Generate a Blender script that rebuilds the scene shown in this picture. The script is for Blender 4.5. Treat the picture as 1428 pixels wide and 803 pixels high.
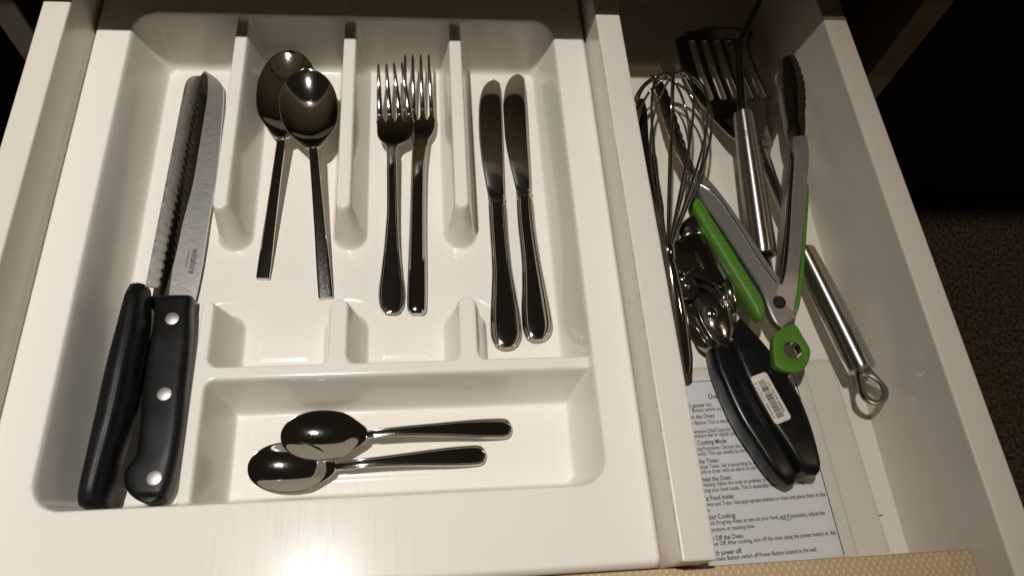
import bpy, bmesh, math, random
import numpy as np
from mathutils import Vector, Matrix
random.seed(7); np.random.seed(7)
for o in list(bpy.data.objects): bpy.data.objects.remove(o)
S = bpy.context.scene
COL = S.collection

# ------------------------------------------------------------------ camera
F = 1010.0; CX, CY = 714.0, 401.5; H = 0.45          # focal length in photo pixels, centre, height over drawer floor
def _n(v): return v/np.linalg.norm(v)
vy = _n(np.array([560-CX, -1674-CY, F]))             # vanishing point of the drawer sides
vx = np.array([9600-CX, 220-CY, F]); vx = _n(vx-vy*vx.dot(vy))
R = np.array([vx, vy, np.cross(vx, vy)])
cam = bpy.data.cameras.new('camera'); camo = bpy.data.objects.new('camera', cam); COL.objects.link(camo)
cam.sensor_width = 36; cam.lens = F/1428*36; cam.clip_start = 0.01; cam.clip_end = 50
rt, dn, fw = R[:, 0], R[:, 1], R[:, 2]
camo.matrix_world = Matrix(((rt[0], -dn[0], -fw[0], 0), (rt[1], -dn[1], -fw[1], 0), (rt[2], -dn[2], -fw[2], H), (0, 0, 0, 1)))
S.camera = camo
# ------------------------------------------------------------------ world and lamps
w = bpy.data.worlds.new('World'); S.world = w; w.use_nodes = True
bg = w.node_tree.nodes['Background']; bg.inputs[0].default_value = (1, .76, .52, 1); bg.inputs[1].default_value = 0.014
def lamp(name, loc, aim, power, size, cone, blend, col):
    l = bpy.data.lights.new(name, 'SPOT'); l.energy = power; l.shadow_soft_size = size
    l.spot_size = math.radians(cone); l.spot_blend = blend; l.color = col
    o = bpy.data.objects.new(name, l); COL.objects.link(o); o.location = loc
    o.rotation_euler = (Vector(aim)-Vector(loc)).to_track_quat('-Z', 'Y').to_euler(); return o
lamp('ceiling_lamp', (-.25, .13, 1.33), (-.20, .15, 0), 61, .022, 58, .91, (1, .96, .92))
lamp('warm_fill_lamp', (1.10, -.10, 1.5), (1.03, .38, -.7), 30, .05, 70, 1.0, (1, .72, .45))  # unseen fill added to lift the carpet and warm the right side
S.view_settings.view_transform = 'Standard'; S.view_settings.look = 'None'
S.view_settings.exposure = 0; S.view_settings.gamma = 1; S.view_settings.use_curve_mapping = False
S.render.engine = 'CYCLES'
S.cycles.max_bounces = 10; S.cycles.diffuse_bounces = 5; S.cycles.glossy_bounces = 6

# ------------------------------------------------------------------ helpers
def ray(px, py): return R @ np.array([px-CX, py-CY, F])
def P(px, py, z):
    d = ray(px, py); t = (z-H)/d[2]; return np.array([d[0]*t, d[1]*t, z])
def mpp(px, py, z):                                   # metres per photo pixel at that point
    d = ray(px, py); return (z-H)/d[2]
def mesh_obj(name, V, Fc, mat, parent=None, smooth=True, label=None, normals=None):
    base = np.array(parent['_b'][:]) if parent is not None and '_b' in parent else np.zeros(3)
    V = np.asarray(V, float)-base
    m = bpy.data.meshes.new(name); m.from_pydata(V.tolist(), [], [list(f) for f in Fc]); m.update()
    if smooth: m.polygons.foreach_set('use_smooth', [True]*len(m.polygons))
    m.materials.append(mat)
    if normals is not None: m.normals_split_custom_set_from_vertices([tuple(n) for n in normals])
    o = bpy.data.objects.new(name, m); COL.objects.link(o)
    if parent is not None:
        o.parent = parent
        if '_b' in parent: o['_b'] = [0., 0., 0.]
        top = parent
        o['_b'] = list(base)
    if label: o['label'] = label
    return o
def thing(name, label, cat, base, group=None):
    o = bpy.data.objects.new(name, None); COL.objects.link(o); o.empty_display_size = .01
    o.location = tuple(base); o['label'] = label; o['category'] = cat; o['_b'] = [float(b) for b in base]
    if group: o['group'] = group
    return o
def box(name, lo, hi, mat, parent=None, bev=.0012, seg=2):
    bm = bmesh.new(); bmesh.ops.create_cube(bm, size=1)
    for v in bm.verts:
        v.co = Vector([(lo[i]+hi[i])/2+v.co[i]*(hi[i]-lo[i]) for i in range(3)])
    if bev: bmesh.ops.bevel(bm, geom=list(bm.edges), offset=bev, segments=seg, profile=.5, affect='EDGES')
    return from_bm(name, bm, mat, parent, smooth=False)
def from_bm(name, bm, mat, parent=None, smooth=True, label=None):
    bm.normal_update(); bm.verts.ensure_lookup_table()
    V = [tuple(v.co) for v in bm.verts]
    for i, v in enumerate(bm.verts): v.index = i
    Fc = [[v.index for v in f.verts] for f in bm.faces]; bm.free()
    return mesh_obj(name, V, Fc, mat, parent, smooth, label)
def autosmooth(o, ang=35):
    me = o.data; me.set_sharp_from_angle(angle=math.radians(ang)); return o
def cr(pts, N):                                       # Catmull-Rom resampling of rows
    p = np.asarray(pts, float); d = np.r_[0, np.cumsum(np.maximum(np.linalg.norm(np.diff(p[:, :3], axis=0), axis=1), 1e-6))]
    t = np.linspace(0, d[-1], N); out = []
    for q in t:
        i = min(max(np.searchsorted(d, q)-1, 0), len(p)-2)
        a = (q-d[i])/(d[i+1]-d[i])
        def tan(k):
            if k == 0: return (p[1]-p[0])/(d[1]-d[0])
            if k == len(p)-1: return (p[-1]-p[-2])/(d[-1]-d[-2])
            s1 = (p[k]-p[k-1])/(d[k]-d[k-1]); s2 = (p[k+1]-p[k])/(d[k+1]-d[k])
            return np.where(s1*s2 <= 0, 0, 2*s1*s2/np.where(s1+s2 == 0, 1, s1+s2))
        h = d[i+1]-d[i]; m0, m1 = tan(i)*h, tan(i+1)*h
        out.append((2*a**3-3*a**2+1)*p[i]+(a**3-2*a**2+a)*m0+(-2*a**3+3*a**2)*p[i+1]+(a**3-a**2)*m1)
    return np.array(out)
def superell(M, n):
    if n == 'box':                                     # flat faces with a small chamfer
        return np.array([1, 1, .9, -.9, -1, -1, -.9, .9]), np.array([-.8, .8, 1, 1, .8, -.8, -1, -1])
    th = np.linspace(0, 2*np.pi, M, endpoint=False)
    c, s = np.cos(th), np.sin(th)
    return np.sign(c)*np.abs(c)**(2/n), np.sign(s)*np.abs(s)**(2/n)
def loft_verts(C, Sd, U, a, b, cup=None):
    V = []
    for i in range(len(C)):
        r = C[i]+np.outer(a, Sd[i])+np.outer(b, U[i])
        if cup is not None: r = r+np.outer(a*a*cup[i], [0, 0, 1])
        V.append(r)
    return np.concatenate(V)
def loft_faces(N, M, cap0=True, cap1=True):
    Fc = []
    for i in range(N-1):
        for j in range(M):
            k = (j+1) % M
            Fc.append([i*M+j, i*M+k, (i+1)*M+k, (i+1)*M+j])
    if cap0: Fc.append(list(range(M))[::-1])
    if cap1: Fc.append([(N-1)*M+j for j in range(M)])
    return Fc
def fixn(name, V, Fc, mat, parent, smooth=True, sharp=None, label=None):
    bm = bmesh.new(); vs = [bm.verts.new(v) for v in V]
    for f in Fc:
        try: bm.faces.new([vs[i] for i in f])
        except ValueError: pass
    bmesh.ops.recalc_face_normals(bm, faces=bm.faces)
    o = from_bm(name, bm, mat, parent, smooth, label)
    if sharp: autosmooth(o, sharp)
    return o
def ribbon(name, rows, mat, parent, N=40, M=28, n=3, sharp=50, label=None):
    """rows: (Ax,Ay,Az,Bx,By,Bz,thick,cup). Solid strip between the two outlines; cup lifts (or lowers) its edges."""
    r = cr(rows, N); A, B, t, cup = r[:, 0:3], r[:, 3:6], r[:, 6], r[:, 7]
    C = (A+B)/2; Sd = (B-A)/2; U = np.array([[0, 0, q/2] for q in t])
    a, b = superell(M, n)
    C = C-np.array([[0, 0, q] for q in cup])
    return fixn(name, loft_verts(C, Sd, U, a, b, cup), loft_faces(N, M), mat, parent, True, sharp, label)
def px_rows(pairs, default_t=.003):
    """pairs: ((xa,ya),(xb,yb),z,t[,cup]) in photo pixels at height z."""
    out = []
    for p in pairs:
        A = P(*p[0], p[2]); B = P(*p[1], p[2]); out.append([*A, *B, p[3], p[4] if len(p) > 4 else 0])
    return out
def tube(name, pts, rad, mat, parent, N=None, M=10, up=(0, 0, 1), flat=1.0, closed=False, n=2, sharp=60, label=None, smooth_path=True):
    pts = np.asarray(pts, float); rad = np.full(len(pts), rad) if np.isscalar(rad) else np.asarray(rad, float)
    if N and smooth_path:
        q = cr(np.c_[pts, rad], N); pts, rad = q[:, :3], q[:, 3]
    T = np.gradient(pts, axis=0)
    if closed: T = np.roll(pts, -1, 0)-np.roll(pts, 1, 0)
    T = T/np.linalg.norm(T, axis=1)[:, None]
    ref = np.array(up, float); Sd = []; U = []
    for i in range(len(pts)):
        s = np.cross(T[i], ref)
        if np.linalg.norm(s) < 1e-3: s = np.cross(T[i], np.array([1, .01, 0]))
        s = _n(s); u = np.cross(s, T[i]); Sd.append(s*rad[i]); U.append(u*rad[i]*flat)
    a, b = superell(M, n); N_ = len(pts)
    V = loft_verts(pts, Sd, U, a, b); Fc = loft_faces(N_, M, not closed, not closed)
    if closed:
        for j in range(M): Fc.append([(N_-1)*M+j, (N_-1)*M+(j+1) % M, (j+1) % M, j])
    return fixn(name, V, Fc, mat, parent, True, sharp, label)
def extrude(name, outline, holes, z0, z1, mat, parent, bev=.0004, sharp=40, zf=None, label=None, sub=0):
    """flat plate with holes; outline and holes are world xy loops; zf(x,y) lifts it."""
    bm = bmesh.new(); es = []
    for loop in [outline]+list(holes):
        vs = [bm.verts.new((p[0], p[1], z1)) for p in loop]
        es += [bm.edges.new((vs[i], vs[(i+1) % len(vs)])) for i in range(len(vs))]
    bmesh.ops.triangle_fill(bm, edges=es, use_beauty=True, use_dissolve=False)
    fs = list(bm.faces)
    ex = bmesh.ops.extrude_face_region(bm, geom=fs)
    for v in [g for g in ex['geom'] if isinstance(g, bmesh.types.BMVert)]: v.co.z = z0
    bmesh.ops.recalc_face_normals(bm, faces=bm.faces)
    if bev:
        ed = [e for e in bm.edges if len(e.link_faces) == 2 and e.calc_face_angle(0) > 1.0 and abs(e.verts[0].co.z-e.verts[1].co.z) < 1e-6]
        bmesh.ops.bevel(bm, geom=ed, offset=bev, segments=2, profile=.5, affect='EDGES', clamp_overlap=True)
    if sub: bmesh.ops.subdivide_edges(bm, edges=[e for e in bm.edges if e.calc_length() > sub], cuts=4, use_grid_fill=True)
    if zf:
        for v in bm.verts: v.co.z += zf(v.co.x, v.co.y)
    o = from_bm(name, bm, mat, parent, True, label); autosmooth(o, sharp); return o
def pxl(pts, z): return [P(x, y, z)[:2] for x, y in pts]
def circ(c, r, n=24, ax=None, ry=None):
    ax = np.array([1., 0]) if ax is None else np.array(ax[:2])/np.linalg.norm(ax[:2]); ay = np.array([-ax[1], ax[0]]); ry = r if ry is None else ry
    return [np.array(c[:2])+ax*r*math.cos(t)+ay*ry*math.sin(t) for t in np.linspace(0, 2*np.pi, n, endpoint=False)]
def lathe(name, c, prof, mat, parent, n=32, axis=(0, 0, 1), sharp=35, label=None, caps=True):
    """prof: (radius, height) along axis from c."""
    ax = _n(np.array(axis, float)); s = np.cross(ax, [0, 1, 0.01]); s = _n(s); u = np.cross(ax, s); V = []
    for r, h in prof:
        for t in np.linspace(0, 2*np.pi, n, endpoint=False): V.append(np.array(c)+ax*h+(s*math.cos(t)+u*math.sin(t))*max(r, 1e-5))
    return fixn(name, V, loft_faces(len(prof), n, caps, caps), mat, parent, True, sharp, label)
def text(name, s, xf, mat, parent, width=None, height=None, bold=0, label=None, xs=1):
    """flat lettering: xf maps (u,v) in metres along/up the line to world."""
    c = bpy.data.curves.new(name, 'FONT'); c.body = s; c.size = 1; c.offset = bold; c.resolution_u = 3
    o = bpy.data.objects.new('tmp', c); COL.objects.link(o)
    dg = bpy.context.evaluated_depsgraph_get(); m = bpy.data.meshes.new_from_object(o.evaluated_get(dg))
    V = np.array([v.co[:] for v in m.vertices]); Fc = [list(p.vertices) for p in m.polygons]
    bpy.data.objects.remove(o); bpy.data.curves.remove(c); bpy.data.meshes.remove(m)
    sx = width/(V[:, 0].max()-V[:, 0].min()) if width else None
    sy = height if height else sx
    if sx is None: sx = sy*xs
    W = [xf(v[0]*sx, v[1]*sy) for v in V]
    return mesh_obj(name, W, Fc, mat, parent, False, label)

# ------------------------------------------------------------------ materials
def mat(name, col, rough=.5, metal=0, spec=.5, noise=None, bump=None, rvar=None, coat=0, aniso=None, sub=0):
    m = bpy.data.materials.new(name); m.use_nodes = True; nt = m.node_tree; b = nt.nodes['Principled BSDF']
    b.inputs['Base Color'].default_value = (*col, 1); b.inputs['Roughness'].default_value = rough; b.inputs['Metallic'].default_value = metal
    b.inputs['Specular IOR Level'].default_value = spec; b.inputs['Coat Weight'].default_value = coat
    tc = nt.nodes.new('ShaderNodeTexCoord')
    def tex(scale, detail=4, stretch=None):
        n = nt.nodes.new('ShaderNodeTexNoise'); n.inputs['Scale'].default_value = scale; n.inputs['Detail'].default_value = detail
        src = tc.outputs['Object']
        if stretch:
            mp = nt.nodes.new('ShaderNodeMapping'); mp.inputs['Scale'].default_value = stretch[:3]
            if len(stretch) > 3: mp.inputs['Rotation'].default_value = (0, 0, stretch[3])
            nt.links.new(src, mp.inputs[0]); src = mp.outputs[0]
        nt.links.new(src, n.inputs['Vector']); return n
    if noise:                                         # (scale, colour2, lo, hi)
        n = tex(noise[0], 6, noise[4] if len(noise) > 4 else None); r = nt.nodes.new('ShaderNodeValToRGB')
        r.color_ramp.elements[0].position = noise[2]; r.color_ramp.elements[1].position = noise[3]
        r.color_ramp.elements[0].color = (*col, 1); r.color_ramp.elements[1].color = (*noise[1], 1)
        nt.links.new(n.outputs[0], r.inputs[0]); nt.links.new(r.outputs[0], b.inputs['Base Color'])
    if rvar:                                          # (scale, rough lo, rough hi[, stretch])
        n = tex(rvar[0], 5, rvar[3] if len(rvar) > 3 else None); r = nt.nodes.new('ShaderNodeMapRange')
        r.inputs[1].default_value = .35; r.inputs[2].default_value = .7; r.inputs[3].default_value = rvar[1]; r.inputs[4].default_value = rvar[2]
        nt.links.new(n.outputs[0], r.inputs[0]); nt.links.new(r.outputs[0], b.inputs['Roughness'])
    if bump:                                          # (scale, strength, distance[, stretch])
        n = tex(bump[0], 3, bump[3] if len(bump) > 3 else None); bp = nt.nodes.new('ShaderNodeBump')
        bp.inputs['Strength'].default_value = bump[1]; bp.inputs['Distance'].default_value = bump[2]
        nt.links.new(n.outputs[0], bp.inputs['Height']); nt.links.new(bp.outputs[0], b.inputs['Normal'])
    return m
M_mel = mat('white_melamine', (.76, .70, .60), .30, bump=(900, .05, .0004), rvar=(30, .22, .34), noise=(14, (.72, .67, .595), .55, .8))
M_tray = mat('tray_plastic', (.82, .775, .70), .2, spec=.3, bump=(25, .04, .0010), noise=(9, (.79, .745, .665), .5, .85))
def tray_wear(m):
    # the flat rim is dulled by fine scratches, the moulded wells keep their gloss
    nt = m.node_tree; b = nt.nodes['Principled BSDF']; tc = nt.nodes.new('ShaderNodeTexCoord'); sp = nt.nodes.new('ShaderNodeSeparateXYZ'); nt.links.new(tc.outputs['Object'], sp.inputs[0])
    mr = nt.nodes.new('ShaderNodeMapRange'); mr.inputs[1].default_value = .046; mr.inputs[2].default_value = .0515; mr.inputs[3].default_value = .15; mr.inputs[4].default_value = .20; nt.links.new(sp.outputs[2], mr.inputs[0])
    mp = nt.nodes.new('ShaderNodeMapping'); mp.inputs['Scale'].default_value = (400, 18, 18); mp.inputs['Rotation'].default_value = (0, 0, .12); nt.links.new(tc.outputs['Object'], mp.inputs[0])
    n = nt.nodes.new('ShaderNodeTexNoise'); n.inputs['Scale'].default_value = 1; n.inputs['Detail'].default_value = 5; nt.links.new(mp.outputs[0], n.inputs['Vector'])
    m2 = nt.nodes.new('ShaderNodeMapRange'); m2.inputs[1].default_value = .35; m2.inputs[2].default_value = .65; m2.inputs[3].default_value = .75; m2.inputs[4].default_value = 1.15; nt.links.new(n.outputs[0], m2.inputs[0])
    mu = nt.nodes.new('ShaderNodeMath'); mu.operation = 'MULTIPLY'; nt.links.new(mr.outputs[0], mu.inputs[0]); nt.links.new(m2.outputs[0], mu.inputs[1]); nt.links.new(mu.outputs[0], b.inputs['Roughness'])
    m3 = nt.nodes.new('ShaderNodeMapRange'); m3.inputs[1].default_value = .046; m3.inputs[2].default_value = .0515; m3.inputs[3].default_value = .38; m3.inputs[4].default_value = .07; nt.links.new(sp.outputs[2], m3.inputs[0]); nt.links.new(m3.outputs[0], b.inputs['Specular IOR Level'])
tray_wear(M_tray)
M_steel = mat('polished_steel', (.66, .63, .59), .07, 1, rvar=(1400, .05, .10))
M_steelm = mat('worn_steel', (.60, .57, .53), .14, 1, rvar=(1200, .10, .18))
M_brush = mat('brushed_steel', (.66, .64, .61), .42, 1, bump=(90, .10, .0002, (1.5, 40, 1, .2)), rvar=(260, .36, .46, (1, 12, 1, .2)))
M_rivet = mat('rivet_metal', (.42, .40, .375), .5, 1, rvar=(1500, .42, .6))
M_satin = mat('satin_blade_steel', (.72, .69, .64), .42, 1, rvar=(300, .36, .48))
def aniso(name, axis, col=(.60, .57, .53), r=.34):
    m = mat(name, col, r, 1); nt = m.node_tree; b = nt.nodes['Principled BSDF']; b.inputs['Anisotropic'].default_value = .88
    c = nt.nodes.new('ShaderNodeCombineXYZ')
    for i in range(3): c.inputs[i].default_value = float(axis[i])
    nt.links.new(c.outputs[0], b.inputs['Tangent']); return m
M_tong = mat('satin_steel', (.50, .475, .445), .48, 1, rvar=(1500, .42, .54))
M_dark = mat('dark_steel', (.30, .27, .24), .16, 1, rvar=(900, .12, .2))
M_blk = mat('black_plastic', (.006, .006, .006), .36, spec=.22, bump=(1500, .08, .0002), rvar=(50, .28, .42))
M_blkg = mat('black_gloss_plastic', (.005, .005, .005), .3, spec=.35, rvar=(60, .25, .38))
M_grn = mat('green_silicone', (.066, .175, .012), .48, bump=(1200, .06, .0002))
M_paper = mat('paper', (.72, .72, .74), .55, noise=(6, (.68, .68, .70), .5, .8))
M_ink = mat('ink', (.012, .012, .014), .7)
M_lab = mat('label_paper', (.66, .62, .53), .5)
M_etch = mat('etched_mark', (.07, .065, .06), .6, .3)
M_dirt = mat('brown_grime', (.16, .085, .03), .8, noise=(90, (.40, .30, .18), .4, .7))
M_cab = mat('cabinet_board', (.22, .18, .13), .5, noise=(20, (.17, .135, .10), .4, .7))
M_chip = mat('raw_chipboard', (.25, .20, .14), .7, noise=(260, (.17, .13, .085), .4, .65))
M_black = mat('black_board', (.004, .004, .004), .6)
M_top = mat('worktop_laminate', (.05, .045, .04), .4, noise=(80, (.02, .018, .016), .4, .6))
M_carpet = mat('carpet', (.17, .13, .11), .95, noise=(160, (.035, .026, .022), .4, .62), bump=(220, 1, .006))
def weave(name):
    m = bpy.data.materials.new(name); m.use_nodes = True; nt = m.node_tree; b = nt.nodes['Principled BSDF']; b.inputs['Roughness'].default_value = .6
    tc = nt.nodes.new('ShaderNodeTexCoord'); outs = []
    for rz in (.6, -.6):
        mp = nt.nodes.new('ShaderNodeMapping'); mp.inputs['Rotation'].default_value = (0, 0, rz); nt.links.new(tc.outputs['Object'], mp.inputs[0])
        wv = nt.nodes.new('ShaderNodeTexWave'); wv.inputs['Scale'].default_value = 95; wv.inputs['Distortion'].default_value = .6
        nt.links.new(mp.outputs[0], wv.inputs['Vector']); outs.append(wv.outputs['Fac'])
    mx = nt.nodes.new('ShaderNodeMath'); mx.operation = 'MULTIPLY'; nt.links.new(outs[0], mx.inputs[0]); nt.links.new(outs[1], mx.inputs[1])
    r = nt.nodes.new('ShaderNodeValToRGB'); r.color_ramp.elements[0].color = (.50, .35, .19, 1); r.color_ramp.elements[1].color = (.66, .50, .31, 1)
    nt.links.new(mx.outputs[0], r.inputs[0]); nt.links.new(r.outputs[0], b.inputs['Base Color'])
    bp = nt.nodes.new('ShaderNodeBump'); bp.inputs['Strength'].default_value = .7; bp.inputs['Distance'].default_value = .0006
    nt.links.new(mx.outputs[0], bp.inputs['Height']); nt.links.new(bp.outputs[0], b.inputs['Normal']); return m
M_weave = weave('woven_edge_board')
def clear(name):
    m = bpy.data.materials.new(name); m.use_nodes = True; nt = m.node_tree; nt.nodes.clear()
    o = nt.nodes.new('ShaderNodeOutputMaterial'); t = nt.nodes.new('ShaderNodeBsdfTransparent'); t.inputs[0].default_value = (.97, .97, .96, 1)
    g = nt.nodes.new('ShaderNodeBsdfGlossy'); g.inputs['Roughness'].default_value = .2; x = nt.nodes.new('ShaderNodeMixShader'); x.inputs[0].default_value = .022
    n = nt.nodes.new('ShaderNodeTexNoise'); n.inputs['Scale'].default_value = 35; tc = nt.nodes.new('ShaderNodeTexCoord'); nt.links.new(tc.outputs['Object'], n.inputs['Vector'])
    bp = nt.nodes.new('ShaderNodeBump'); bp.inputs['Strength'].default_value = .12; bp.inputs['Distance'].default_value = .002
    nt.links.new(n.outputs[0], bp.inputs['Height']); nt.links.new(bp.outputs[0], g.inputs['Normal'])
    nt.links.new(t.outputs[0], x.inputs[1]); nt.links.new(g.outputs[0], x.inputs[2]); nt.links.new(x.outputs[0], o.inputs[0]); return m
M_clear = clear('clear_plastic')

# ------------------------------------------------------------------ the setting
ZB = .0823; ZR = .052; ZF = .004
fl = box('carpet_floor', (-2.0, -1.2, -.75), (2.6, 1.2, -.70), M_carpet, None, 0); fl['kind'] = 'structure'
cab = thing('kitchen_cabinet', 'dark kitchen cabinet with shaded carcass that the drawer slides out of', 'cabinet', (.03, .42, -.70))
box('worktop', (-1.2, .3960, .125), (1.6, 1.0, .165), M_top, cab, .003)
box('front_rail', (-.2755, .3885, .108), (.373, .4095, .1245), M_chip, cab, .001)
box('top_board', (-.2755, .4105, .112), (.373, .934, .1245), M_chip, cab, 0)
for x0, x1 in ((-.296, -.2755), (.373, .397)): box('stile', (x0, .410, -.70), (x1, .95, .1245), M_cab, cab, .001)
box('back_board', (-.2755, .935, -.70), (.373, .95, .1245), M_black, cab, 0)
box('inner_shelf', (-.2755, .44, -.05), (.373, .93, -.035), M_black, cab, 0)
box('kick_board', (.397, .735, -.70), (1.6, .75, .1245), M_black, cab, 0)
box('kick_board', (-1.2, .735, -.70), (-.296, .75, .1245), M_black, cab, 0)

dr = thing('open_drawer_box', 'wide open white drawer with a partition board and beige woven front edge', 'drawer', (.03, .25, -.008))
box('side_panel', (-.2475, -.02, -.008), (-.2303, .53, ZB), M_mel, dr)
box('side_panel', (.2916, -.02, -.008), (.3098, .53, ZB), M_mel, dr)
dv = box('divider_panel', (.1203, .0290, .0), (.1380, .512, ZB), M_mel, dr)
box('back_panel', (-.2303, .512, -.008), (.2916, .53, .075), M_mel, dr)
box('base_panel', (-.2303, .0285, -.008), (.2916, .512, 0), M_mel, dr, 0)
box('front_panel', (-.2303, -.02, -.008), (.2916, .0285, .056), M_weave, dr)
V = []; Fc = []                                       # worn grime line along the partition's upper arris
rng = random.Random(3)
ys = np.arange(.034, .5, .0035)
for i, y in enumerate(ys):
    wd = .0006+.0010*max(0, rng.gauss(0, .8))
    V += [(.1205, y, ZB-.0014-wd), (.1201, y, ZB-.0010), (.1206, y, ZB-.0001)]
for i in range(len(ys)-1):
    if rng.random() < .55: a = i*3; Fc += [[a, a+1, a+4, a+3]]
mesh_obj('grime_line', V, Fc, M_dirt, dv, False)

# ------------------------------------------------------------------ cutlery tray: one moulded sheet
def srect(X, Y, x0, x1, y0, y1, r):
    qx = np.abs(X-(x0+x1)/2)-(x1-x0)/2+r; qy = np.abs(Y-(y0+y1)/2)-(y1-y0)/2+r
    return np.hypot(np.maximum(qx, 0), np.maximum(qy, 0))+np.minimum(np.maximum(qx, qy), 0)-r
def smin(a, b, k):
    h = np.clip(.5+.5*(b-a)/k, 0, 1); return b*(1-h)+a*h-k*h*(1-h)
def smax(a, b, k): return -smin(-a, -b, k)
def tray_z(X, Y):
    d = srect(X, Y, -.2044, .0955, .0740, .4185, .016)
    pit = smax(smin(np.full_like(X, ZR), ZR+d*5.2, .004), np.full_like(X, ZF), .007)
    foot = -d-.0092
    z = pit
    for xc in (-.1315, -.0547, .0219):
        e = srect(X, Y, xc-.0043, xc+.0043, .2570, .47, .0042)
        rz = smin(np.full_like(X, .047), .047-e*6.4, .004); z = smax(z, rz, .0075); foot = np.minimum(foot, e-.0067)
    def union(a, b, r): return np.maximum(r, np.minimum(a, b))-np.hypot(np.maximum(r-a, 0), np.maximum(r-b, 0))
    e = srect(X, Y, -.1285, .13, .1437, .1515, .0005)
    e = union(e, srect(X, Y, -.1345, -.1275, .03, .1930, .0034), .006)
    for xc in (-.0547, .0225): e = union(e, srect(X, Y, xc-.0052, xc+.0052, .1500, .1930, .0050), .006)
    rz = smin(np.full_like(X, .0455), .0455-e*5.2, .005); z = smax(z, rz, .007); foot = np.minimum(foot, e-.008)
    h = np.clip((foot-.009)/.003, 0, 1); z = z+.0006*h*h*(3-2*h)
    d = srect(X, Y, -.2299, .1200, .0298, .470, .005)+.004      # rolled outer edge
    z = z-np.clip(d, 0, 1)**2*300
    return z
nx, ny = 440, 540
gx = np.linspace(-.2299, .1200, nx); gy = np.linspace(.0298, .470, ny)
X, Y = np.meshgrid(gx, gy); Z = tray_z(X, Y)
V = np.stack([X.ravel(), Y.ravel(), Z.ravel()], 1)
idx = np.arange(nx*ny).reshape(ny, nx)
Q = np.stack([idx[:-1, :-1], idx[:-1, 1:], idx[1:, 1:], idx[1:, :-1]], -1).reshape(-1, 4)
bd = np.r_[idx[0, :], idx[1:, -1], idx[-1, -2::-1], idx[-2:0, -1] if False else idx[-2:0:-1, 0]]
nb = len(bd); sk = V[bd].copy(); sk[:, 2] = .0405; n0 = len(V); V = np.r_[V, sk]
r_ = np.arange(nb); Q = np.r_[Q, np.stack([bd, n0+r_, n0+(r_+1) % nb, np.roll(bd, -1)], 1)]
tb = np.array([-.055, .25, .0]); m = bpy.data.meshes.new('cutlery_tray'); V = V-tb
m.vertices.add(len(V)); m.vertices.foreach_set('co', V.astype(np.float32).ravel())
m.loops.add(len(Q)*4); m.loops.foreach_set('vertex_index', Q.astype(np.int32).ravel())
m.polygons.add(len(Q)); m.polygons.foreach_set('loop_start', np.arange(0, len(Q)*4, 4, dtype=np.int32)); m.polygons.foreach_set('loop_total', np.full(len(Q), 4, np.int32))
m.update(calc_edges=True); m.validate(); m.polygons.foreach_set('use_smooth', [True]*len(m.polygons)); m.materials.append(M_tray)
tray = bpy.data.objects.new('cutlery_tray', m); COL.objects.link(tray); tray.location = tb
tray['label'] = 'white moulded plastic cutlery tray with ridged compartments filling the drawer'; tray['category'] = 'cutlery tray'
FT = ZF+.0006                                         # tray floor a piece lies on

# ------------------------------------------------------------------ spoons
def split_loft(root, V, N, M, cut, names, matl, U=None):
    """one continuous lofted body, cut at a station into two parts with shared normals"""
    Fc = loft_faces(N, M); bm = bmesh.new(); vs = [bm.verts.new(v) for v in V]
    for f in Fc: bm.faces.new([vs[i] for i in f])
    bmesh.ops.recalc_face_normals(bm, faces=bm.faces); bm.normal_update()
    nr = np.array([v.normal[:] for v in bm.verts]); flip = [[v.index for v in f.verts] for f in bm.faces]
    bm.verts.index_update(); flip = [[v.index for v in f.verts] for f in bm.faces]; bm.free()
    out = []
    for nm, lo, hi in ((names[0], 0, cut), (names[1], cut, N-1)):
        fs = [f for f in flip if all(lo*M <= i < (hi+1)*M for i in f)]
        used = sorted({i for f in fs for i in f}); mp = {i: k for k, i in enumerate(used)}
        out.append(mesh_obj(nm, V[used], [[mp[i] for i in f] for f in fs], matl, root, True, None, nr[used]))
    return out
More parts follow.
